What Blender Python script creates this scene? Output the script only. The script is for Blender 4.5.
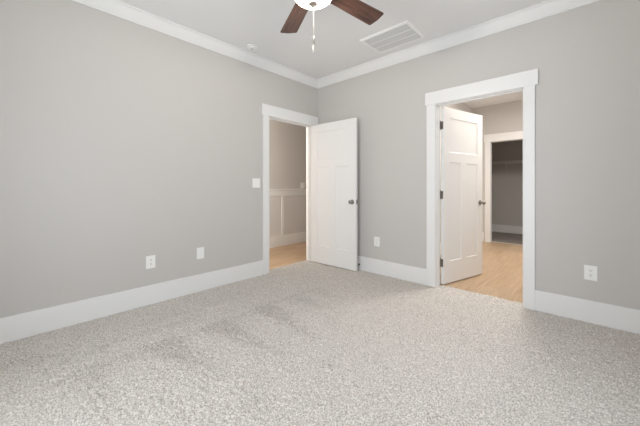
import bpy, bmesh, math, random
import numpy as np
from mathutils import Vector, Matrix

random.seed(4)
C = bpy.context.scene.collection
for o in list(bpy.data.objects):
    bpy.data.objects.remove(o)

# ------------------------------------------------------------------ camera
sc = bpy.context.scene
F_PX, HORIZON = 294.3, 187.3
cam_d = bpy.data.cameras.new('camera')
cam_d.sensor_fit = 'HORIZONTAL'
cam_d.sensor_width = 36.0
cam_d.lens = 36.0 * F_PX / 640.0
cam_d.shift_y = -(213.0 - HORIZON) / 640.0
cam_d.clip_start = 0.05
cam = bpy.data.objects.new('camera', cam_d)
cam.location = (3.108, -3.308, 1.12)
cam.rotation_euler = (math.radians(90), 0, math.radians(42.75))
C.objects.link(cam)
sc.camera = cam

# ------------------------------------------------------------------ world, exposure, daylight
sc.view_settings.view_transform = 'Standard'
sc.view_settings.look = 'None'
sc.view_settings.gamma = 1.0
sc.view_settings.use_curve_mapping = False
sc.view_settings.exposure = 0.0
sc.cycles.max_bounces = 12
sc.cycles.diffuse_bounces = 8
sc.cycles.use_denoising = True

wd = bpy.data.worlds.new('world')
sc.world = wd
wd.use_nodes = True
wd.node_tree.nodes['Background'].inputs[0].default_value = (0.62, 0.78, 1.0, 1)
wd.node_tree.nodes['Background'].inputs[1].default_value = 1.0


def area(name, loc, rot, sx, sy, power, col=(1, 1, 1), spread=180):
    d = bpy.data.lights.new(name, 'AREA')
    d.shape = 'RECTANGLE'
    d.size, d.size_y = sx, sy
    d.energy = power
    d.color = col
    d.spread = math.radians(spread)
    o = bpy.data.objects.new(name, d)
    o.location = loc
    o.rotation_euler = rot
    C.objects.link(o)
    return o


RX, FY, H = 3.56, -3.90, 2.743          # right wall, wall behind the camera, ceiling
T = 0.115                               # wall thickness
PI = math.pi
# daylight entering by the two windows behind and beside the camera
area('daylight_front_window', (1.95, FY - T - 0.30, 0.95), (PI / 2 - 0.02, 0, 0), 2.2, 2.0, 80, (0.93, 0.97, 1.0))
area('daylight_right_window', (RX + T + 0.30, -1.75, 0.95), (PI / 2 - 0.02, 0, PI / 2), 1.6, 2.0, 25, (0.93, 0.97, 1.0))
# assumed, unseen ceiling lamp of the passage beyond the right door
area('passage_lamp', (2.40, 1.45, 2.75), (0, 0, 0), 0.6, 0.6, 60, (1.0, 0.94, 0.89))
# added light through an invented side opening, for the pale passage floor patch
area('added_side_light', (4.30, 2.85, 1.50), (PI / 2, 0, PI / 2), 0.7, 1.3, 32, (1.0, 0.96, 0.93))
hl = bpy.data.lights.new('hall_fill_lamp', 'POINT')  # unseen lamp, set low by the wall to brighten the wainscot, sparing the jamb
hl.energy = 100
hl.color = (1.0, 0.90, 0.81)
hl.shadow_soft_size = 0.03
hlo = bpy.data.objects.new('hall_fill_lamp', hl)
hlo.location = (-0.165, -1.75, 1.85)
C.objects.link(hlo)


# ------------------------------------------------------------------ materials
def mat(name, col, rough=0.5, metal=0.0, spec=0.5, bump=0.0, bscale=200.0, emit=None, estr=0.0, var=0.0):
    m = bpy.data.materials.new(name)
    m.use_nodes = True
    nt = m.node_tree
    b = nt.nodes['Principled BSDF']
    b.inputs['Base Color'].default_value = (*col, 1)
    b.inputs['Roughness'].default_value = rough
    b.inputs['Metallic'].default_value = metal
    b.inputs['Specular IOR Level'].default_value = spec
    if emit:
        b.inputs['Emission Color'].default_value = (*emit, 1)
        b.inputs['Emission Strength'].default_value = estr
    if bump or var:
        tc = nt.nodes.new('ShaderNodeTexCoord')
        n = nt.nodes.new('ShaderNodeTexNoise')
        n.inputs['Scale'].default_value = bscale
        n.inputs['Detail'].default_value = 3
        nt.links.new(tc.outputs['Object'], n.inputs['Vector'])
        if bump:
            bp = nt.nodes.new('ShaderNodeBump')
            bp.inputs['Strength'].default_value = bump
            bp.inputs['Distance'].default_value = 0.002
            nt.links.new(n.outputs['Fac'], bp.inputs['Height'])
            nt.links.new(bp.outputs['Normal'], b.inputs['Normal'])
        if var:
            mx = nt.nodes.new('ShaderNodeMix')
            mx.data_type = 'RGBA'
            mx.inputs['A'].default_value = (*[c * (1 - var) for c in col], 1)
            mx.inputs['B'].default_value = (*[min(1, c * (1 + var)) for c in col], 1)
            nt.links.new(n.outputs['Fac'], mx.inputs['Factor'])
            nt.links.new(mx.outputs['Result'], b.inputs['Base Color'])
    return m


def wood_floor_mat():
    m = bpy.data.materials.new('light_oak_planks')
    m.use_nodes = True
    nt = m.node_tree
    L = nt.links.new
    b = nt.nodes['Principled BSDF']
    tc = nt.nodes.new('ShaderNodeTexCoord')
    mp = nt.nodes.new('ShaderNodeMapping')
    mp.inputs['Rotation'].default_value = (0, 0, PI / 2)
    L(tc.outputs['Object'], mp.inputs['Vector'])
    br = nt.nodes.new('ShaderNodeTexBrick')
    br.offset = 0.37
    br.inputs['Color1'].default_value = (0.49, 0.355, 0.235, 1)
    br.inputs['Color2'].default_value = (0.42, 0.295, 0.18, 1)
    br.inputs['Mortar'].default_value = (0.36, 0.23, 0.13, 1)
    br.inputs['Scale'].default_value = 1.0
    br.inputs['Brick Width'].default_value = 1.2
    br.inputs['Row Height'].default_value = 0.18
    br.inputs['Mortar Size'].default_value = 0.0012
    L(mp.outputs['Vector'], br.inputs['Vector'])
    mp2 = nt.nodes.new('ShaderNodeMapping')
    mp2.inputs['Scale'].default_value = (28, 1.6, 1)
    L(tc.outputs['Object'], mp2.inputs['Vector'])
    n = nt.nodes.new('ShaderNodeTexNoise')
    n.inputs['Scale'].default_value = 1.6
    n.inputs['Detail'].default_value = 6
    L(mp2.outputs['Vector'], n.inputs['Vector'])
    mx = nt.nodes.new('ShaderNodeMix')
    mx.data_type = 'RGBA'
    mx.blend_type = 'OVERLAY'
    mx.inputs['Factor'].default_value = 0.45
    L(br.outputs['Color'], mx.inputs['A'])
    L(n.outputs['Fac'], mx.inputs['B'])
    L(mx.outputs['Result'], b.inputs['Base Color'])
    b.inputs['Roughness'].default_value = 0.42
    return m


def blade_wood_mat():
    m = bpy.data.materials.new('walnut_blade')
    m.use_nodes = True
    nt = m.node_tree
    L = nt.links.new
    b = nt.nodes['Principled BSDF']
    tc = nt.nodes.new('ShaderNodeTexCoord')
    mp = nt.nodes.new('ShaderNodeMapping')
    mp.inputs['Scale'].default_value = (3, 55, 8)
    L(tc.outputs['Object'], mp.inputs['Vector'])
    n = nt.nodes.new('ShaderNodeTexNoise')
    n.inputs['Scale'].default_value = 1.5
    n.inputs['Detail'].default_value = 6
    L(mp.outputs['Vector'], n.inputs['Vector'])
    r = nt.nodes.new('ShaderNodeValToRGB')
    r.color_ramp.elements[0].position = 0.32
    r.color_ramp.elements[0].color = (0.030, 0.013, 0.009, 1)
    r.color_ramp.elements[1].position = 0.72
    r.color_ramp.elements[1].color = (0.135, 0.062, 0.042, 1)
    L(n.outputs['Fac'], r.inputs['Fac'])
    L(r.outputs['Color'], b.inputs['Base Color'])
    b.inputs['Roughness'].default_value = 0.38
    return m


def carpet_mat(name, dark, light):
    m = bpy.data.materials.new(name)
    m.use_nodes = True
    nt = m.node_tree
    L = nt.links.new
    b = nt.nodes['Principled BSDF']
    tc = nt.nodes.new('ShaderNodeTexCoord')
    n = nt.nodes.new('ShaderNodeTexNoise')
    n.inputs['Scale'].default_value = 125
    n.inputs['Detail'].default_value = 4
    n.inputs['Roughness'].default_value = 0.7
    L(tc.outputs['Object'], n.inputs['Vector'])
    r = nt.nodes.new('ShaderNodeValToRGB')
    r.color_ramp.elements[0].position = 0.37
    r.color_ramp.elements[0].color = (*dark, 1)
    r.color_ramp.elements[1].position = 0.60
    r.color_ramp.elements[1].color = (*light, 1)
    L(n.outputs['Fac'], r.inputs['Fac'])
    # fibres lying away along the vacuum marks show their darker sides
    at = nt.nodes.new('ShaderNodeAttribute')
    at.attribute_name = 'pile_lay'
    ml = nt.nodes.new('ShaderNodeMix')
    ml.data_type = 'RGBA'
    ml.blend_type = 'MULTIPLY'
    L(at.outputs['Fac'], ml.inputs['Factor'])
    L(r.outputs['Color'], ml.inputs['A'])
    ml.inputs['B'].default_value = (0.87, 0.865, 0.86, 1)
    L(ml.outputs['Result'], b.inputs['Base Color'])
    b.inputs['Roughness'].default_value = 0.95
    b.inputs['Specular IOR Level'].default_value = 0.1
    n2 = nt.nodes.new('ShaderNodeTexNoise')
    n2.inputs['Scale'].default_value = 260
    n2.inputs['Detail'].default_value = 2
    L(tc.outputs['Object'], n2.inputs['Vector'])
    bp = nt.nodes.new('ShaderNodeBump')
    bp.inputs['Strength'].default_value = 0.6
    bp.inputs['Distance'].default_value = 0.003
    L(n2.outputs['Fac'], bp.inputs['Height'])
    L(bp.outputs['Normal'], b.inputs['Normal'])
    return m


def pane_mat():
    m = bpy.data.materials.new('window_glass')
    m.use_nodes = True
    nt = m.node_tree
    nt.nodes.remove(nt.nodes['Principled BSDF'])
    out = nt.nodes['Material Output']
    t = nt.nodes.new('ShaderNodeBsdfTransparent')
    g = nt.nodes.new('ShaderNodeBsdfGlossy')
    g.inputs['Roughness'].default_value = 0.02
    x = nt.nodes.new('ShaderNodeMixShader')
    x.inputs[0].default_value = 0.06
    nt.links.new(t.outputs[0], x.inputs[1])
    nt.links.new(g.outputs[0], x.inputs[2])
    nt.links.new(x.outputs[0], out.inputs['Surface'])
    return m


WALL = mat('greige_wall_paint', (0.565, 0.548, 0.525), 0.75, spec=0.25, bump=0.06, bscale=350)
HALLWALL = WALL
CEIL = mat('white_ceiling_paint', (0.80, 0.80, 0.795), 0.85, spec=0.2, bump=0.08, bscale=260)
TRIM = mat('white_trim_paint', (0.80, 0.80, 0.79), 0.38, spec=0.4)
PANEL = mat('off_white_panel', (0.68, 0.665, 0.65), 0.5, spec=0.3)  # wainscot panels a touch darker than the trim
DOORP = mat('white_door_paint', (0.82, 0.82, 0.81), 0.36, spec=0.4)
PLASTIC = mat('white_plastic', (0.86, 0.86, 0.84), 0.3)
SLOT = mat('dark_slot', (0.04, 0.04, 0.04), 0.6)
NICKEL = mat('satin_nickel', (0.30, 0.28, 0.26), 0.32, metal=1.0)
DARKM = mat('dark_bronze', (0.26, 0.235, 0.21), 0.4, metal=0.8)
FANMETAL = mat('brushed_nickel', (0.48, 0.44, 0.40), 0.3, metal=1.0)
CHAIN = mat('pale_chain', (0.10, 0.095, 0.09), 0.5, metal=0.0)
FOB = mat('white_fob', (0.45, 0.44, 0.42), 0.4)
WOOD = wood_floor_mat()
BLADE = blade_wood_mat()
CARPET = carpet_mat('beige_carpet', (0.325, 0.297, 0.27), (0.81, 0.765, 0.715))
CARPET2 = carpet_mat('dim_closet_carpet', (0.20, 0.18, 0.165), (0.38, 0.35, 0.32))  # closet dimness put into this darker carpet colour
BOWL = mat('frosted_lamp_glass', (0.95, 0.92, 0.88), 0.35, emit=(1.0, 0.90, 0.80), estr=3.0)
_nt = BOWL.node_tree
_tr = _nt.nodes.new('ShaderNodeBsdfTransparent')
_mx = _nt.nodes.new('ShaderNodeMixShader')
_mx.inputs[0].default_value = 0.5
_nt.links.new(_tr.outputs[0], _mx.inputs[1])
_nt.links.new(_nt.nodes['Principled BSDF'].outputs[0], _mx.inputs[2])
_nt.links.new(_mx.outputs[0], _nt.nodes['Material Output'].inputs['Surface'])
GRILLE = mat('grey_louver_enamel', (0.62, 0.62, 0.61), 0.45)
DUCT = mat('duct_lining', (0.16, 0.16, 0.16), 0.8)
WIREM = mat('white_coated_wire', (0.80, 0.79, 0.77), 0.4)
GLASS = pane_mat()
STRIP = mat('satin_metal_strip', (0.70, 0.66, 0.62), 0.4, metal=0.6)
RUBBER = mat('dark_rubber', (0.05, 0.05, 0.05), 0.7)


# ------------------------------------------------------------------ mesh helpers
class MB:
    def __init__(s):
        s.bm = bmesh.new()

    def box(s, x0, x1, y0, y1, z0, z1, bev=0.0, seg=2):
        ret = bmesh.ops.create_cube(s.bm, size=1.0)
        vs = ret['verts']
        for v in vs:
            v.co.x = x0 if v.co.x < 0 else x1
            v.co.y = y0 if v.co.y < 0 else y1
            v.co.z = z0 if v.co.z < 0 else z1
        if bev:
            es = list({e for v in vs for e in v.link_edges})
            bmesh.ops.bevel(s.bm, geom=es, offset=bev, segments=seg, affect='EDGES', profile=0.5)
        return s

    def hull(s, rings, caps=True):
        """join closed rings of equal length"""
        rv = [[s.bm.verts.new(p) for p in r] for r in rings]
        n = len(rv[0])
        for a, b in zip(rv[:-1], rv[1:]):
            for i in range(n):
                s.bm.faces.new((a[i], a[(i + 1) % n], b[(i + 1) % n], b[i]))
        if caps:
            s.bm.faces.new(list(reversed(rv[0])))
            s.bm.faces.new(rv[-1])
        return s

    def lathe(s, prof, c=(0, 0, 0), axis='z', n=32):
        """prof: (r, h) list from end to end"""
        rings = []
        for r, h in prof:
            r = max(r, 0.0002)
            ring = []
            for i in range(n):
                a = 2 * PI * i / n
                p = (r * math.cos(a), r * math.sin(a), h)
                if axis == 'y':
                    p = (p[0], p[2], p[1])
                elif axis == 'x':
                    p = (p[2], p[0], p[1])
                ring.append((c[0] + p[0], c[1] + p[1], c[2] + p[2]))
            rings.append(ring)
        return s.hull(rings)

    def tube(s, pts, r, n=8):
        rings = []
        for i, p in enumerate(pts):
            p = Vector(p)
            d = (Vector(pts[min(i + 1, len(pts) - 1)]) - Vector(pts[max(i - 1, 0)])).normalized()
            u = d.orthogonal().normalized() if i == 0 else (u - d * u.dot(d)).normalized()
            w = d.cross(u)
            rings.append([p + (u * math.cos(2 * PI * k / n) + w * math.sin(2 * PI * k / n)) * r for k in range(n)])
        return s.hull(rings)

    def ball(s, c, r, sub=2):
        bmesh.ops.create_icosphere(s.bm, subdivisions=sub, radius=r, matrix=Matrix.Translation(c))
        return s

    def build(s, name, m, parent=None, smooth=False, kind=None, label=None, cat=None, group=None, loc=None):
        bmesh.ops.recalc_face_normals(s.bm, faces=s.bm.faces)
        me = bpy.data.meshes.new(name)
        s.bm.to_mesh(me)
        s.bm.free()
        me.materials.append(m)
        if smooth:
            me.shade_smooth()
            try:
                me.set_sharp_from_angle(angle=math.radians(40))
            except Exception:
                pass
        o = bpy.data.objects.new(name, me)
        C.objects.link(o)
        if parent:
            o.parent = parent
        if loc:
            o.location = loc
        tag(o, label, cat, group, kind)
        return o


def tag(o, label=None, cat=None, group=None, kind=None):
    for k, v in (('label', label), ('category', cat), ('group', group), ('kind', kind)):
        if v:
            o[k] = v
    return o


def empty(name, loc, rz=0.0):
    o = bpy.data.objects.new(name, None)
    o.empty_display_size = 0.1
    o.location = loc
    o.rotation_euler = (0, 0, rz)
    C.objects.link(o)
    return o


def struct(mb, name, m, label, cat, **k):
    return mb.build(name, m, kind='structure', label=label, cat=cat, **k)


# ------------------------------------------------------------------ room shell
# door openings (clear): left wall y in [LY0,LY1], back wall x in [BX0,BX1]
LY0, LY1 = -0.932, -0.120
BX0, BX1 = 1.824, 2.636
DH = 2.045
J = 0.018                                # jamb thickness
ZB = -0.05

w = MB()
w.box(-T, 0, FY - T, LY0 - J, ZB, H).box(-T, 0, LY1 + J, T, ZB, H).box(-T, 0, LY0 - J, LY1 + J, DH + J, H)
struct(w, 'wall_left', WALL, 'greige painted left wall with the hallway doorway near the corner', 'wall')
w = MB()
w.box(0, BX0 - J, 0, T, ZB, H).box(BX1 + J, RX + T, 0, T, ZB, H).box(BX0 - J, BX1 + J, 0, T, DH + J, H)
struct(w, 'wall_back', WALL, 'greige painted right-hand wall holding the cased passage doorway', 'wall')
# right wall with window
WY0, WY1, WZ0, WZ1 = -2.45, -1.05, 0.42, 2.10
w = MB()
w.box(RX, RX + T, FY, WY0, ZB, H).box(RX, RX + T, WY1, 0, ZB, H).box(RX, RX + T, WY0, WY1, ZB, WZ0).box(RX, RX + T, WY0, WY1, WZ1, H)
struct(w, 'wall_right', WALL, 'greige window wall to the right of the viewpoint', 'wall')
VX0, VX1 = 0.95, 2.95
w = MB()
w.box(0, VX0, FY - T, FY, ZB, H).box(VX1, RX + T, FY - T, FY, ZB, H).box(VX0, VX1, FY - T, FY, ZB, WZ0).box(VX0, VX1, FY - T, FY, WZ1, H)
struct(w, 'wall_front', WALL, 'greige window wall behind the viewpoint', 'wall')

struct(MB().box(-T, RX + T, FY - T, T, H, H + 0.1), 'ceiling', CEIL, 'flat white bedroom ceiling', 'ceiling')


def windowset(name, axis, a0, a1, pos, label, n):
    t = empty(name, ((a0 + a1) / 2, pos, WZ0) if axis == 'x' else (pos, (a0 + a1) / 2, WZ0))
    tag(t, label, 'window', kind='structure')
    half = (a1 - a0) / 2

    def bx(mb, u0, u1, d0, d1, z0, z1):
        if axis == 'x':
            mb.box(u0, u1, d0, d1, z0, z1)
        else:
            mb.box(d0, d1, u0, u1, z0, z1)
    f = MB()
    hh = WZ1 - WZ0
    for i in range(n):
        u0 = -half + i * 2 * half / n
        u1 = u0 + 2 * half / n
        bx(f, u0, u0 + .04, -.03, .03, 0, hh)
        bx(f, u1 - .04, u1, -.03, .03, 0, hh)
        bx(f, u0 + .04, u1 - .04, -.03, .03, 0, .04)
        bx(f, u0 + .04, u1 - .04, -.03, .03, hh - .04, hh)
        bx(f, u0 + .04, u1 - .04, -.02, .02, hh / 2 - .02, hh / 2 + .02)
    f.build('window_frame', TRIM, t)
    p = MB()
    for i in range(n):
        u0 = -half + i * 2 * half / n
        u1 = u0 + 2 * half / n
        bx(p, u0 + .04, u1 - .04, -.003, .003, .04, hh / 2 - .02)
        bx(p, u0 + .04, u1 - .04, -.003, .003, hh / 2 + .02, hh - .04)
    p.build('window_pane', GLASS, t)


windowset('window_1', 'x', VX0, VX1, FY - T / 2, 'white double window in the wall behind the viewpoint', 2)
windowset('window_2', 'y', WY0, WY1, RX + T / 2, 'white window in the wall right of the viewpoint', 1)


# ------------------------------------------------------------------ carpet (real tufted relief)
def carpet():
    st = 0.0060
    x0, x1, y0, y1 = -0.113, RX, FY, 0.113
    nx, ny = int((x1 - x0) / st), int((y1 - y0) / st)
    rng = np.random.default_rng(7)
    X, Y = np.meshgrid(np.linspace(x0, x1, nx), np.linspace(y0, y1, ny))

    def smooth(a, k):
        for _ in range(k):
            a = (a + np.roll(a, 1, 0) + np.roll(a, -1, 0)) / 3
            a = (a + np.roll(a, 1, 1) + np.roll(a, -1, 1)) / 3
        return a
    h = smooth(rng.normal(size=X.shape), 1)
    h /= h.std()
    mid = smooth(rng.normal(size=X.shape), 10)
    mid /= mid.std()
    big = smooth(rng.normal(size=X.shape), 60)
    big /= big.std()
    # vacuum passes and footprints: the pile stands rougher inside these soft-edged streaks
    rough = np.zeros_like(X)
    for (ax, ay, bx, by, wd_, s) in STREAKS:
        dx, dy = bx - ax, by - ay
        t = np.clip(((X - ax) * dx + (Y - ay) * dy) / (dx * dx + dy * dy), 0, 1)
        d = np.hypot(X - ax - t * dx, Y - ay - t * dy) + 0.012 * mid
        rough = np.maximum(rough, s / (1 + np.exp((d - wd_) / 0.02)))
    for (ax, ay, ln, hw, dr, s) in WEDGES:
        t = (X - ax + 0.008 * mid) / ln
        e = np.abs(Y - ay - dr * t) - hw * (1 - t) + 0.008 * mid
        m_ = s * (1 - 0.5 * np.clip(t, 0, 1)) / (1 + np.exp(np.clip(e / 0.014, -30, 30)))
        rough = np.maximum(rough, np.where((t > 0) & (t < 1), m_, 0))
    amp = 0.0025 * (1 + 0.15 * np.clip(mid, -2, 2) + 0.12 * np.clip(big, -2, 2) + 1.3 * rough)
    Z = h * amp + 0.0004 * mid - 0.004 * rough
    jx = rng.normal(size=X.shape) * 0.0016
    jy = rng.normal(size=X.shape) * 0.0016
    V = np.stack([X + jx, Y + jy, Z], -1).reshape(-1, 3)
    idx = np.arange(nx * ny).reshape(ny, nx)
    Fq = np.stack([idx[:-1, :-1], idx[:-1, 1:], idx[1:, 1:], idx[1:, :-1]], -1).reshape(-1, 4)
    me = bpy.data.meshes.new('floor')
    me.vertices.add(len(V))
    me.vertices.foreach_set('co', V.astype(np.float32).ravel())
    me.loops.add(Fq.size)
    me.loops.foreach_set('vertex_index', Fq.astype(np.int32).ravel())
    me.polygons.add(len(Fq))
    me.polygons.foreach_set('loop_start', np.arange(0, Fq.size, 4, dtype=np.int32))
    me.polygons.foreach_set('loop_total', np.full(len(Fq), 4, dtype=np.int32))
    me.polygons.foreach_set('use_smooth', np.ones(len(Fq), dtype=bool))
    me.update(calc_edges=True)
    at = me.attributes.new('pile_lay', 'FLOAT', 'POINT')
    at.data.foreach_set('value', np.clip(rough, 0, 1).astype(np.float32).ravel())
    me.materials.append(CARPET)
    o = bpy.data.objects.new('floor', me)
    C.objects.link(o)
    tag(o, 'beige cut pile bedroom carpet with faint vacuum tracks', 'carpet', kind='structure')


# streaks: ax, ay, bx, by, half width, strength (metres on the floor)
STREAKS = [
    (0.84, -3.05, 0.84, -2.45, 0.035, 0.7),
    (0.85, -2.15, 0.84, -1.05, 0.025, 0.6),
    (0.58, -3.00, 0.60, -2.20, 0.03, 0.5),
    (0.42, -2.40, 0.40, -1.40, 0.03, 0.35),
    (0.40, -3.20, 0.62, -3.05, 0.08, 0.5),
    (1.75, -2.40, 1.89, -2.42, 0.03, 0.5),
]
# vacuum wedges: base x, base y, length, base half width, y drift, strength
WEDGES = [
    (0.80, -2.95, 0.55, 0.10, 0.02, 0.8), (0.80, -2.52, 0.75, 0.13, 0.10, 0.9), (0.82, -2.12, 0.80, 0.12, 0.10, 1.0),
    (0.82, -1.62, 0.85, 0.12, -0.12, 1.0), (0.84, -1.27, 0.60, 0.08, 0.02, 0.7), (0.85, -0.98, 0.5, 0.07, 0.0, 0.5),
]
carpet()

# ------------------------------------------------------------------ hall beyond the left doorway
HX = -1.28
struct(MB().box(HX - T, -T, -4.0, 3.2, -0.11, -0.006), 'floor_hall', WOOD, 'light oak plank floor of the hallway beyond the left doorway', 'floor')
struct(MB().box(HX - T, HX, -4.0, 3.2, ZB, H), 'wall_hall', HALLWALL, 'greige hallway wall above white board and batten panelling', 'wall')
w = MB().box(HX - T, -T, 3.2, 3.3, ZB, H).box(HX - T, -T, -4.1, -4.0, ZB, H)
struct(w, 'wall_hall_end', HALLWALL, 'greige end walls of the hallway', 'wall')
struct(MB().box(-T, 0, T, 3.3, ZB, H), 'wall_hall_side', HALLWALL, 'greige hallway wall past the left doorway', 'wall')
struct(MB().box(HX - T, 0, -4.1, -T + T + 3.3, H, H + 0.1), 'ceiling_hall', CEIL, 'white hallway ceiling', 'ceiling')
struct(MB().box(HX, HX + 0.006, -4.0, 3.2, 0.18, 0.96), 'wall_hall_wainscot', PANEL, 'white wainscot panels on the hallway wall', 'wainscot')
struct(MB().box(HX, HX + 0.018, -4.0, 3.2, -0.006, 0.195, 0.003), 'baseboard_hall', TRIM, 'white baseboard under the hallway wainscot', 'baseboard')
rail = MB().box(HX, HX + 0.020, -4.0, 3.2, 0.955, 1.06, 0.002).box(HX, HX + 0.036, -4.0, 3.2, 1.06, 1.082, 0.003)
struct(rail, 'trim_1', TRIM, 'white chair rail capping the hallway wainscot', 'chair rail')
k = 0
for yb in (-2.84, -2.03, -1.22, -0.41, 0.37, 1.15, 1.93, 2.71):
    o = MB().box(HX, HX + 0.018, yb - 0.032, yb + 0.032, 0.19, 0.96, 0.002)
    struct(o, 'trim_%d' % (2 + k), TRIM, 'white vertical batten of the hallway wainscot' + (' seen through the left doorway' if abs(yb - .37) < .01 else ' out of sight'), 'batten', group='wainscot battens in the hallway')
    k += 1
tn = 2 + k

# ------------------------------------------------------------------ passage and closet beyond the right doorway
PX0, PX1, PY1 = 1.228, 3.05, 3.49
PH = 2.80
CY1 = 5.14
CX0, CX1 = 1.578, 2.39                   # closet opening
struct(MB().box(PX0 - T, PX1 + T, T, PY1 + 0.06, -0.11, -0.006), 'floor_passage', WOOD, 'light oak plank floor of the passage beyond the right doorway', 'floor')
struct(MB().box(PX0 - T, PX0, T, PY1, ZB, PH), 'wall_passage_left', WALL, 'greige passage wall behind the opened panel door', 'wall')
w = MB().box(PX1, PX1 + T, T, 2.35, ZB, PH).box(PX1, PX1 + T, 3.25, PY1, ZB, PH).box(PX1, PX1 + T, 2.35, 3.25, DH, PH)
struct(w, 'wall_passage_right', WALL, 'greige passage wall out of sight on the right, with an opening added for side light', 'wall')
w = MB().box(4.5, 4.5 + T, 1.6, 4.0, ZB, PH).box(PX1 + T, 4.5, 1.6 - T, 1.6, ZB, PH).box(PX1 + T, 4.5, 4.0, 4.0 + T, ZB, PH)  # unseen side room, added to shape the light on the passage floor
struct(w, 'wall_added_side_room', WALL, 'greige walls of the unseen side room added to shape passage light', 'wall')
struct(MB().box(PX1 + T, 4.5, 1.6, 4.0, PH, PH + 0.1), 'ceiling_added_side_room', CEIL, 'white ceiling of the unseen side room added to shape passage light', 'ceiling')
struct(MB().box(PX1 + T, 4.5, 1.6, 4.0, -0.11, -0.006), 'floor_added_side_room', WOOD, 'light oak floor of the unseen side room added to shape passage light', 'floor')
w = MB().box(PX0 - T, CX0 - J, PY1, PY1 + T, ZB, PH).box(CX1 + J, PX1 + T, PY1, PY1 + T, ZB, PH).box(CX0 - J, CX1 + J, PY1, PY1 + T, DH + J, PH)
w.box(PX0 - T, PX1 + T, T, T + 0.02, H + 0.0, PH)
struct(w, 'wall_passage_end', WALL, 'greige passage wall around the dark closet doorway', 'wall')
struct(MB().box(PX0 - T, PX1 + T, T, PY1 + T, PH, PH + 0.1), 'ceiling_passage', CEIL, 'white passage ceiling beyond the right doorway', 'ceiling')
struct(MB().box(0.70, 3.0, PY1 + T, CY1, -0.11, 0.0).box(CX0, CX1, PY1 + 0.06, PY1 + T, -0.11, 0.0), 'floor_closet', CARPET2, 'carpet coloured darker for the dimness inside the dark closet', 'carpet')
w = MB().box(0.70 - T, 3.0 + T, CY1, CY1 + T, ZB, H).box(0.70 - T, 0.70, PY1 + T, CY1, ZB, H).box(3.0, 3.0 + T, PY1 + T, CY1, ZB, H)
w.box(0.70 - T, PX0 - T, PY1, PY1 + T, ZB, H)
struct(w, 'wall_closet', WALL, 'greige walls inside the dark closet', 'wall')
struct(MB().box(0.70 - T, 3.0 + T, PY1 + T, CY1 + T, H, H + 0.1), 'ceiling_closet', CEIL, 'white ceiling inside the dark closet', 'ceiling')
struct(MB().box(0.70, 3.0, CY1 - 0.016, CY1, 0.0, 0.185, 0.003), 'baseboard_closet', TRIM, 'white baseboard along the closet back wall', 'baseboard')
BH = 0.185
struct(MB().box(PX0, CX0 - 0.115, PY1 - 0.016, PY1, -0.006, BH, 0.003), 'baseboard_passage_end', TRIM, 'short white baseboard left of the closet doorway', 'baseboard')
struct(MB().box(PX0, PX0 + 0.016, T, PY1 - 0.016, -0.006, BH, 0.003), 'baseboard_passage_left', TRIM, 'white baseboard behind the opened panel door', 'baseboard')
struct(MB().box(CX0, CX1, PY1 + 0.045, PY1 + 0.075, -0.004, 0.006, 0.002), 'trim_%d' % tn, STRIP, 'pale transition strip at the closet threshold', 'threshold')
tn += 1


# ------------------------------------------------------------------ baseboards of the bedroom
CW = 0.098                               # casing width incl. reveal
struct(MB().box(0, 0.016, FY, LY0 - CW, 0, BH, 0.003), 'baseboard_left', TRIM, 'tall white baseboard along the left wall', 'baseboard')
struct(MB().box(0, BX0 - 0.104, -0.016, 0, 0, BH, 0.003), 'baseboard_back', TRIM, 'tall white baseboard between the two doors', 'baseboard')
struct(MB().box(BX1 + 0.090, RX, -0.016, 0, 0, BH, 0.003), 'baseboard_back_right', TRIM, 'tall white baseboard right of the passage doorway', 'baseboard')
struct(MB().box(RX - 0.016, RX, FY, -0.016, 0, BH, 0.003), 'baseboard_right', TRIM, 'white baseboard under the right window', 'baseboard')
struct(MB().box(0.016, RX - 0.016, FY, FY + 0.016, 0, BH, 0.003), 'baseboard_front', TRIM, 'white baseboard under the double window', 'baseboard')

# ------------------------------------------------------------------ crown moulding, mitred at the corners
CRN = [(0, -.102), (.010, -.102), (.012, -.092), (.020, -.086), (.040, -.062), (.060, -.034), (.072, -.018), (.084, -.012), (.088, -.010), (.088, 0), (0, 0)]
corn = {'left': ((0, FY), (0, 0), (1, 0), (0, 1)), 'back': ((0, 0), (RX, 0), (0, -1), (1, 0)),
        'right': ((RX, 0), (RX, FY), (-1, 0), (0, -1)), 'front': ((RX, FY), (0, FY), (0, 1), (-1, 0))}
for side, (a, b, nrm, d) in corn.items():
    r0 = [(a[0] + nrm[0] * p + d[0] * p, a[1] + nrm[1] * p + d[1] * p, H + z) for p, z in CRN]
    r1 = [(b[0] + nrm[0] * p - d[0] * p, b[1] + nrm[1] * p - d[1] * p, H + z) for p, z in CRN]
    struct(MB().hull([r0, r1]), 'trim_crown_' + side, TRIM,
           {'left': 'white crown moulding above the left wall', 'back': 'white crown moulding above the right-hand wall with the vent',
            'right': 'white crown moulding above the window wall on the right', 'front': 'white crown moulding behind the viewpoint'}[side], 'crown moulding')

# ------------------------------------------------------------------ door casings and jambs
# left doorway
cs = MB()
cs.box(0, 0.018, LY0 - CW, LY0 - 0.006, 0, DH + 0.006, 0.0015)
cs.box(0, 0.018, LY1 + 0.006, LY1 + CW, 0, DH + 0.006, 0.0015)
cs.box(0, 0.024, LY0 - CW - 0.018, -0.012, DH + 0.006, DH + 0.148, 0.0015)
cs.box(-T, 0, LY0 - J, LY0, -0.006, DH)
cs.box(-T, 0, LY1, LY1 + J, -0.006, DH)
cs.box(-T, 0, LY0 - J, LY1 + J, DH, DH + J)
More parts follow.
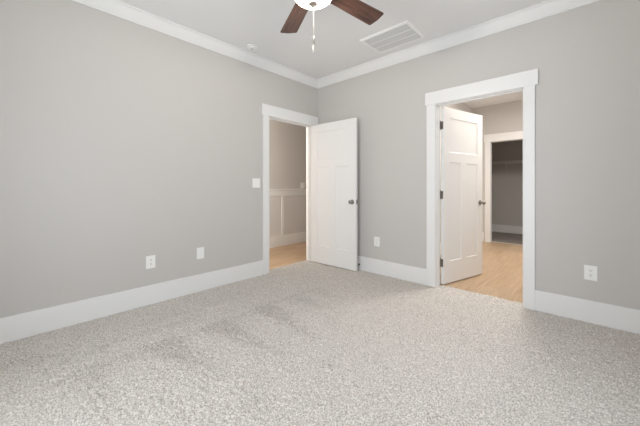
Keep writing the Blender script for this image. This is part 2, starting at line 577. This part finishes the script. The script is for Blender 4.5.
# stop beads
cs.box(-0.075, -0.042, LY0, LY0 + 0.010, -0.006, DH)
cs.box(-0.075, -0.042, LY1 - 0.010, LY1, -0.006, DH)
cs.box(-0.075, -0.042, LY0, LY1, DH - 0.010, DH)
# casing on the hall side
cs.box(-T - 0.018, -T, LY0 - CW, LY0 - 0.006, -0.006, DH + 0.006)
cs.box(-T - 0.018, -T, LY1 + 0.006, LY1 + CW, -0.006, DH + 0.006)
cs.box(-T - 0.022, -T, LY0 - CW - .018, LY1 + CW + .018, DH + 0.006, DH + 0.148)
struct(cs, 'trim_%d' % tn, TRIM, 'white flat casing and jamb around the left hallway doorway', 'door casing')
tn += 1
# right doorway
cs = MB()
cs.box(BX0 - 0.104, BX0 - 0.006, -0.018, 0, 0, DH + 0.006, 0.0015)
cs.box(BX1 + 0.006, BX1 + 0.090, -0.018, 0, 0, DH + 0.006, 0.0015)
cs.box(BX0 - 0.104 - 0.014, BX1 + 0.114, -0.024, 0, DH + 0.006, DH + 0.148, 0.0015)
cs.box(BX0 - J, BX0, 0, T, -0.006, DH)
cs.box(BX1, BX1 + J, 0, T, -0.006, DH)
cs.box(BX0 - J, BX1 + J, 0, T, DH, DH + J)
cs.box(BX0, BX0 + 0.010, 0.040, 0.073, -0.006, DH)
cs.box(BX1 - 0.010, BX1, 0.040, 0.073, -0.006, DH)
cs.box(BX0, BX1, 0.040, 0.073, DH - 0.010, DH)
cs.box(BX0 - CW, BX0 - 0.006, T, T + 0.018, -0.006, DH + 0.006)
cs.box(BX1 + 0.006, BX1 + CW, T, T + 0.018, -0.006, DH + 0.006)
cs.box(BX0 - CW - .018, BX1 + CW + .018, T, T + 0.022, DH + 0.006, DH + 0.148)
struct(cs, 'trim_%d' % tn, TRIM, 'white flat casing and jamb around the right passage doorway', 'door casing')
tn += 1
# closet doorway
cs = MB()
cs.box(CX0 - CW, CX0 - 0.006, PY1 - 0.018, PY1, -0.006, DH + 0.006, 0.0015)
cs.box(CX1 + 0.006, CX1 + CW, PY1 - 0.018, PY1, -0.006, DH + 0.006, 0.0015)
cs.box(CX0 - CW - 0.018, CX1 + CW + 0.018, PY1 - 0.024, PY1, DH + 0.006, DH + 0.160, 0.0015)
cs.box(CX0 - J, CX0, PY1, PY1 + T, -0.006, DH)
cs.box(CX1, CX1 + J, PY1, PY1 + T, -0.006, DH)
cs.box(CX0 - J, CX1 + J, PY1, PY1 + T, DH, DH + J)
struct(cs, 'trim_%d' % tn, TRIM, 'white casing around the dark closet doorway', 'door casing')
tn += 1


# ------------------------------------------------------------------ doors
def make_door(name, loc, rz, W, label, ykeep):
    """leaf runs along +x from the hinge pin; its thickness runs from y=0 (pin face) to y=ykeep*0.035"""
    HT, th, z0 = 2.030, 0.035, 0.012
    t = empty(name, loc, rz)
    tag(t, label, 'door', kind='structure')
    ya, yb = sorted((0.0, ykeep * th))
    x0, x1 = 0.004, W
    st, rec, bv = 0.112, 0.007, 0.006
    top = z0 + HT
    zs = [(top - 0.515, top - 0.115)]                       # one wide panel on top
    lower = (z0 + 0.25, top - 0.630)
    panels = [(x0 + st, x1 - st, *zs[0])]
    xm = (x0 + x1) / 2
    panels += [(x0 + st, xm - 0.055, *lower), (xm + 0.055, x1 - st, *lower)]
    leaf = MB()
    leaf.box(x0, x0 + st, ya, yb, z0, top).box(x1 - st, x1, ya, yb, z0, top)
    leaf.box(x0 + st, x1 - st, ya, yb, top - 0.115, top)
    leaf.box(x0 + st, x1 - st, ya, yb, top - 0.630, top - 0.515)
    leaf.box(x0 + st, x1 - st, ya, yb, z0, z0 + 0.25)
    leaf.box(xm - 0.055, xm + 0.055, ya, yb, z0 + 0.25, top - 0.630)
    # sloped sticking and sunken flat on both faces
    for (a, b, c, d) in panels:
        leaf.box(a, b, ya + rec, yb - rec, c, d)
        for yf, s in ((ya, 1), (yb, -1)):
            o = [(a, c), (b, c), (b, d), (a, d)]
            i = [(a + bv, c + bv), (b - bv, c + bv), (b - bv, d - bv), (a + bv, d - bv)]
            ov = [leaf.bm.verts.new((p[0], yf, p[1])) for p in o]
            iv = [leaf.bm.verts.new((p[0], yf + s * rec * 0.98, p[1])) for p in i]
            for q in range(4):
                leaf.bm.faces.new((ov[q], ov[(q + 1) % 4], iv[(q + 1) % 4], iv[q]))
    leaf.build('door_leaf', DOORP, t)
    # knob set on both faces
    kx, kz = x1 - 0.058, 0.925
    for yf, s in ((ya, -1), (yb, 1)):
        kn = MB().lathe([(0.0, 0), (0.031, 0), (0.032, s * .004), (0.026, s * .009), (0.011, s * .012), (0.010, s * .030),
                         (0.016, s * .036), (0.024, s * .044), (0.026, s * .052), (0.022, s * .061), (0.012, s * .066), (0, s * .067)],
                        (kx, yf, kz), 'y', 24)
        kn.build('knob', NICKEL, t, smooth=True, label='satin nickel round door knob')
    MB().box(x1, x1 + 0.0015, (ya + yb) / 2 - 0.012, (ya + yb) / 2 + 0.012, kz - 0.03, kz + 0.03).box(
        x1, x1 + 0.010, (ya + yb) / 2 - 0.006, (ya + yb) / 2 + 0.006, kz - 0.008, kz + 0.008).build('latch_plate', NICKEL, t)
    for hz_ in (z0 + 0.24, z0 + 1.02, z0 + 1.82):
        hg = MB().lathe([(0, -0.048), (0.0065, -0.048), (0.0065, 0.048), (0, 0.048)], (0, -ykeep * 0.004, hz_), 'z', 12)
        hg.lathe([(0, 0.048), (0.004, 0.048), (0.0045, 0.054), (0, 0.056)], (0, -ykeep * 0.004, hz_), 'z', 10)
        hg.box(0.0025, 0.0042, *sorted((0, ykeep * 0.030)), hz_ - 0.045, hz_ + 0.045)
        hg.build('hinge', DARKM, t, smooth=True, label='dark metal butt hinge')
    return t


# left: swings into the room, resting nearly parallel to the back wall
make_door('door_1', (0.012, -0.117, 0), math.radians(1.4), 0.806, 'white three-panel door swung open against the wall beside the corner', -1)
# right: swings away into the passage
make_door('door_2', (BX0 + 0.004, T + 0.008, 0), math.radians(74.9), 0.806, 'white three-panel door standing open inside the right passage doorway', -1)
# hinge leaves left on the jamb of the right doorway
ds = MB().lathe([(0, 0), (0.012, 0), (0.012, -0.003), (0.004, -0.006), (0.004, -0.040), (0.009, -0.042), (0.009, -0.056), (0.006, -0.060), (0, -0.060)], (0.790, -0.016, 0.075), 'y', 14)
ds.build('door_stop', RUBBER, smooth=True, label='small dark door stop on the baseboard behind the open left door', cat='door stop')


# ------------------------------------------------------------------ wall plates
def rot_to(o, wall):
    # built facing -y with its back at y=0; on the left wall it faces +x
    o.rotation_euler = (0, 0, PI / 2 if wall == 'left' else 0)


def plate(t, wd_, ht):
    MB().box(-wd_ / 2, wd_ / 2, -0.006, 0, -ht / 2, ht / 2, 0.0025, 3).build('cover_plate', PLASTIC, t)


def outlet(loc, wall, label):
    t = empty('wall_outlet', loc)
    rot_to(t, wall)
    tag(t, label, 'outlet', 'wall outlets')
    plate(t, 0.082, 0.122)
    for z in (-0.0195, 0.0195):
        r = MB()
        ring0 = []
        for i in range(24):
            a = 2 * PI * i / 24
            ring0.append((0.0172 * math.cos(a), max(-0.0135, min(0.0135, 0.0172 * math.sin(a)))))
        r.hull([[(x, -0.006, z + q) for x, q in ring0], [(x, -0.0085, z + q) for x, q in ring0]])
        ro = r.build('receptacle', PLASTIC, t)
        s = MB().box(-0.0075, -0.0050, -0.0095, -0.0083, z - 0.001, z + 0.008).box(0.0050, 0.0075, -0.0095, -0.0083, z - 0.001, z + 0.007)
        s.lathe([(0, -0.0083), (0.0027, -0.0083), (0.0027, -0.0095), (0, -0.0095)], (0, 0, z - 0.0075), 'y', 10)
        s.build('slots', SLOT, ro)
    MB().lathe([(0, -0.006), (0.003, -0.006), (0.003, -0.0072), (0, -0.0078)], (0, 0, 0), 'y', 10).build('screw', PLASTIC, t)
    return t


outlet((0, -2.338, 0.405), 'left', 'white duplex outlet low on the left wall, farther from its doorway')
outlet((1.058, 0, 0.415), 'back', 'white duplex outlet on the wall between the two doors')
outlet((3.100, 0, 0.412), 'back', 'white duplex outlet right of the passage doorway casing')

t = empty('cable_plate', (0, -1.851, 0.410))
rot_to(t, 'left')
tag(t, 'white plain wall plate low on the left wall, nearer its doorway', 'wall plate')
plate(t, 0.082, 0.122)
MB().box(-0.0168, 0.0168, -0.0085, -0.006, -0.0335, 0.0335, 0.001).build('insert', PLASTIC, t)
MB().lathe([(0, -0.006), (0.003, -0.006), (0.003, -0.0072), (0, -0.0078)], (0, 0, 0.048), 'y', 10).build('screw', PLASTIC, t)


def switch(loc, label):
    t = empty('light_switch', loc)
    rot_to(t, 'left')
    tag(t, label, 'light switch')
    plate(t, 0.116, 0.118)
    for x in (-0.023, 0.023):
        m = MB()
        m.hull([[(x - .0165, -.006, -.033), (x + .0165, -.006, -.033), (x + .0165, -.006, .033), (x - .0165, -.006, .033)],
                [(x - .0155, -.0115, -.032), (x + .0155, -.0115, -.032), (x + .0155, -.0075, .032), (x - .0155, -.0075, .032)]])
        m.build('rocker', PLASTIC, t)
    return t


switch((0, -1.130, 1.174), 'white double rocker light switch on the left wall beside the doorway casing')
switch((HX, 0.910, 1.158), 'pale light switch on the hallway wall seen through the left doorway')

# ------------------------------------------------------------------ smoke detector
t = empty('smoke_detector', (0.232, -1.350, H))
tag(t, 'small round white smoke detector on the ceiling near the left crown moulding', 'smoke detector')
MB().lathe([(0, 0), (0.064, 0), (0.066, -0.004), (0.064, -0.010), (0.05, -0.012), (0, -0.012)], n=36).build('mounting_base', PLASTIC, t, smooth=True)
MB().lathe([(0, -0.010), (0.046, -0.010), (0.046, -0.018), (0.042, -0.026), (0.032, -0.030), (0, -0.030)], n=36).build('housing', PLASTIC, t, smooth=True)
MB().lathe([(0, -0.029), (0.022, -0.029), (0.022, -0.0325), (0, -0.0325)], n=24).build('sensor_grille', GRILLE, t, smooth=True)

# ------------------------------------------------------------------ ceiling return vent
VXA, VXB, VYA, VYB = 1.225, 1.795, -0.632, -0.205
t = empty('ceiling_vent', ((VXA + VXB) / 2, (VYA + VYB) / 2, H))
tag(t, 'white rectangular return air vent with grey louvers on the ceiling', 'air vent')
hx, hy, fr = (VXB - VXA) / 2, (VYB - VYA) / 2, 0.034


def frame_ring(x, y, z):
    return [(-x, -y, z), (x, -y, z), (x, y, z), (-x, y, z)]


f = MB()
rings = [frame_ring(hx, hy, 0), frame_ring(hx, hy, -0.005), frame_ring(hx - 0.012, hy - 0.012, -0.015),
         frame_ring(hx - fr + .004, hy - fr + .004, -0.015), frame_ring(hx - fr, hy - fr, -0.011), frame_ring(hx - fr, hy - fr, 0)]
f.hull(rings, caps=False)
f.build('frame', PLASTIC, t)
MB().box(-hx + fr, hx - fr, -hy + fr, hy - fr, -0.0015, 0).build('duct_backing', DUCT, t)
ih = hy - fr
for kk in (-1, 1):
    MB().box(-hx + fr, hx - fr, kk * ih / 3 - 0.005, kk * ih / 3 + 0.005, -0.014, -0.002).build('divider_bar', PLASTIC, t)
nl = 9
for b in range(3):
    b0 = -ih + b * 2 * ih / 3 + 0.007
    b1 = -ih + (b + 1) * 2 * ih / 3 - 0.007
    lv = MB()
    for i in range(nl):
        y = b0 + (i + 0.5) * (b1 - b0) / nl
        lv.hull([[(-hx + fr, y + .007, -.012), (-hx + fr, y + .006, -.013), (-hx + fr, y - .006, -.004), (-hx + fr, y - .005, -.003)],
                 [(hx - fr, y + .007, -.012), (hx - fr, y + .006, -.013), (hx - fr, y - .006, -.004), (hx - fr, y - .005, -.003)]])
    lv.build('louvers', GRILLE, t)

# ------------------------------------------------------------------ ceiling fan with light
FC = (1.787, -1.945)
fan = empty('ceiling_fan', (FC[0], FC[1], H))
tag(fan, 'dark wood bladed ceiling fan with a glowing white glass bowl', 'ceiling fan')
z = lambda h: h - H
MB().lathe([(0, 0), (0.075, 0), (0.075, -0.02), (0.055, -0.055), (0.02, -0.07), (0, -0.07)]).build('canopy', FANMETAL, fan, smooth=True)
MB().lathe([(0, -0.06), (0.013, -0.06), (0.013, -0.20), (0, -0.20)], n=16).build('downrod', FANMETAL, fan, smooth=True)
MB().lathe([(0, z(2.56)), (0.06, z(2.56)), (0.105, z(2.545)), (0.115, z(2.51)), (0.115, z(2.455)), (0.09, z(2.440)), (0, z(2.440))]).build('motor_housing', FANMETAL, fan, smooth=True)
MB().lathe([(0, z(2.445)), (0.07, z(2.445)), (0.075, z(2.40)), (0.105, z(2.385)), (0.118, z(2.372)), (0.118, z(2.362)), (0, z(2.362))]).build('light_fitter', FANMETAL, fan, smooth=True)
prof = [(0, z(2.366)), (0.121, z(2.366)), (0.125, z(2.358))]
for i in range(1, 11):
    a = i / 10 * PI / 2
    prof.append((0.125 * math.cos(a), z(2.358) - 0.056 * math.sin(a)))
MB().lathe(prof, n=40).build('glass_bowl', BOWL, fan, smooth=True, label='glowing frosted white glass bowl')
MB().lathe([(0, z(2.306)), (0.027, z(2.306)), (0.028, z(2.299)), (0.016, z(2.294)), (0.008, z(2.288)), (0.009, z(2.281)), (0.004, z(2.276)), (0, z(2.275))], n=20).build('finial', FANMETAL, fan, smooth=True)
bulb = bpy.data.lights.new('fan_bulb', 'POINT')
bulb.energy = 68
bulb.color = (1.0, 0.92, 0.83)
bulb.shadow_soft_size = 0.03
bo_ = bpy.data.objects.new('fan_bulb', bulb)
bo_.location = (FC[0], FC[1], 2.335)
C.objects.link(bo_)
for kk in range(5):
    ang = math.radians(81.5 + 72 * kk)
    pitch = math.radians(-11)
    b = MB()
    # outline in local coordinates, x along the blade
    outl = [(0.155, -0.050), (0.20, -0.058), (0.45, -0.068), (0.610, -0.073), (0.620, -0.071), (0.625, -0.064),
            (0.633, 0.0), (0.625, 0.064), (0.620, 0.071), (0.610, 0.073), (0.45, 0.068), (0.20, 0.058), (0.155, 0.050)]
    b.hull([[(x, y, -0.003) for x, y in outl], [(x, y, 0.003) for x, y in outl]])
    bo = b.build('blade', BLADE, fan, label='dark walnut fan blade')
    bo.location = (0, 0, z(2.425))
    bo.rotation_euler = Matrix.Rotation(ang, 3, 'Z').to_4x4().to_euler()
    bo.rotation_euler = (Matrix.Rotation(ang, 3, 'Z') @ Matrix.Rotation(pitch, 3, 'X')).to_euler()
    br = MB()
    br.hull([[(0.085, -0.014, 0.010), (0.085, 0.014, 0.010), (0.085, 0.014, 0.016), (0.085, -0.014, 0.016)],
             [(0.15, -0.020, 0.004), (0.15, 0.020, 0.004), (0.15, 0.020, 0.009), (0.15, -0.020, 0.009)],
             [(0.23, -0.030, 0.0032), (0.23, 0.030, 0.0032), (0.23, 0.030, 0.007), (0.23, -0.030, 0.007)]])
    br.build('blade_bracket', FANMETAL, bo)
fwd = Vector((-math.sin(math.radians(42.75)), math.cos(math.radians(42.75)), 0))
rgt = Vector((fwd.y, -fwd.x, 0))
for off, side, zt in ((0.136, 0.002, 2.110), (0.138, -0.002, 2.050)):
    p = fwd * off + rgt * side
    ch = MB()
    zz = z(2.372)
    ch.tube([(p.x * 0.85, p.y * 0.85, zz), (p.x, p.y, zz - 0.004), (p.x, p.y, z(zt + 0.05))], 0.0007, 8)
    q = zz - 0.006
    while q > z(zt + 0.05):
        ch.ball((p.x, p.y, q), 0.0013, 1)
        q -= 0.0065
    co = ch.build('pull_chain', CHAIN, fan, smooth=True)
    MB().lathe([(0, z(zt + .052)), (0.003, z(zt + .052)), (0.0055, z(zt + .042)), (0.0068, z(zt + .012)), (0.004, z(zt)), (0, z(zt))], (p.x, p.y, 0), n=14).build('fob', FOB if zt < 2.1 else FANMETAL, co, smooth=True)

# ------------------------------------------------------------------ wire shelf in the closet
t = empty('wire_shelf', (1.85, CY1, 1.745))
tag(t, 'white wire shelf with a hanging rod inside the dark closet', 'shelf')
sw = MB()
xa, xb = -1.14, 1.14
for yy, zz in ((-0.305, 0), (-0.305, -0.03), (-0.2, -0.003), (-0.1, -0.003), (-0.012, 0)):
    sw.tube([(xa, yy, zz), (xb, yy, zz)], 0.004, 6)
for i in range(90):
    x = xa + 0.012 + i * (xb - xa - 0.024) / 89
    sw.tube([(x, -0.008, 0.003), (x, -0.305, 0.003), (x, -0.306, -0.030)], 0.0016, 5)
sw.build('wire_deck', WIREM, t)
MB().tube([(xa, -0.275, -0.055), (xb, -0.275, -0.055)], 0.009, 10).build('hanging_rod', WIREM, t, smooth=True)
for bxx in (-0.265, 0.55):
    MB().tube([(bxx, -0.290, -0.012), (bxx, -0.012, -0.285)], 0.011, 8).tube([(bxx, -0.012, -0.285), (bxx, -0.003, -0.32)], 0.006, 8).build('bracket', WIREM, t, smooth=True)
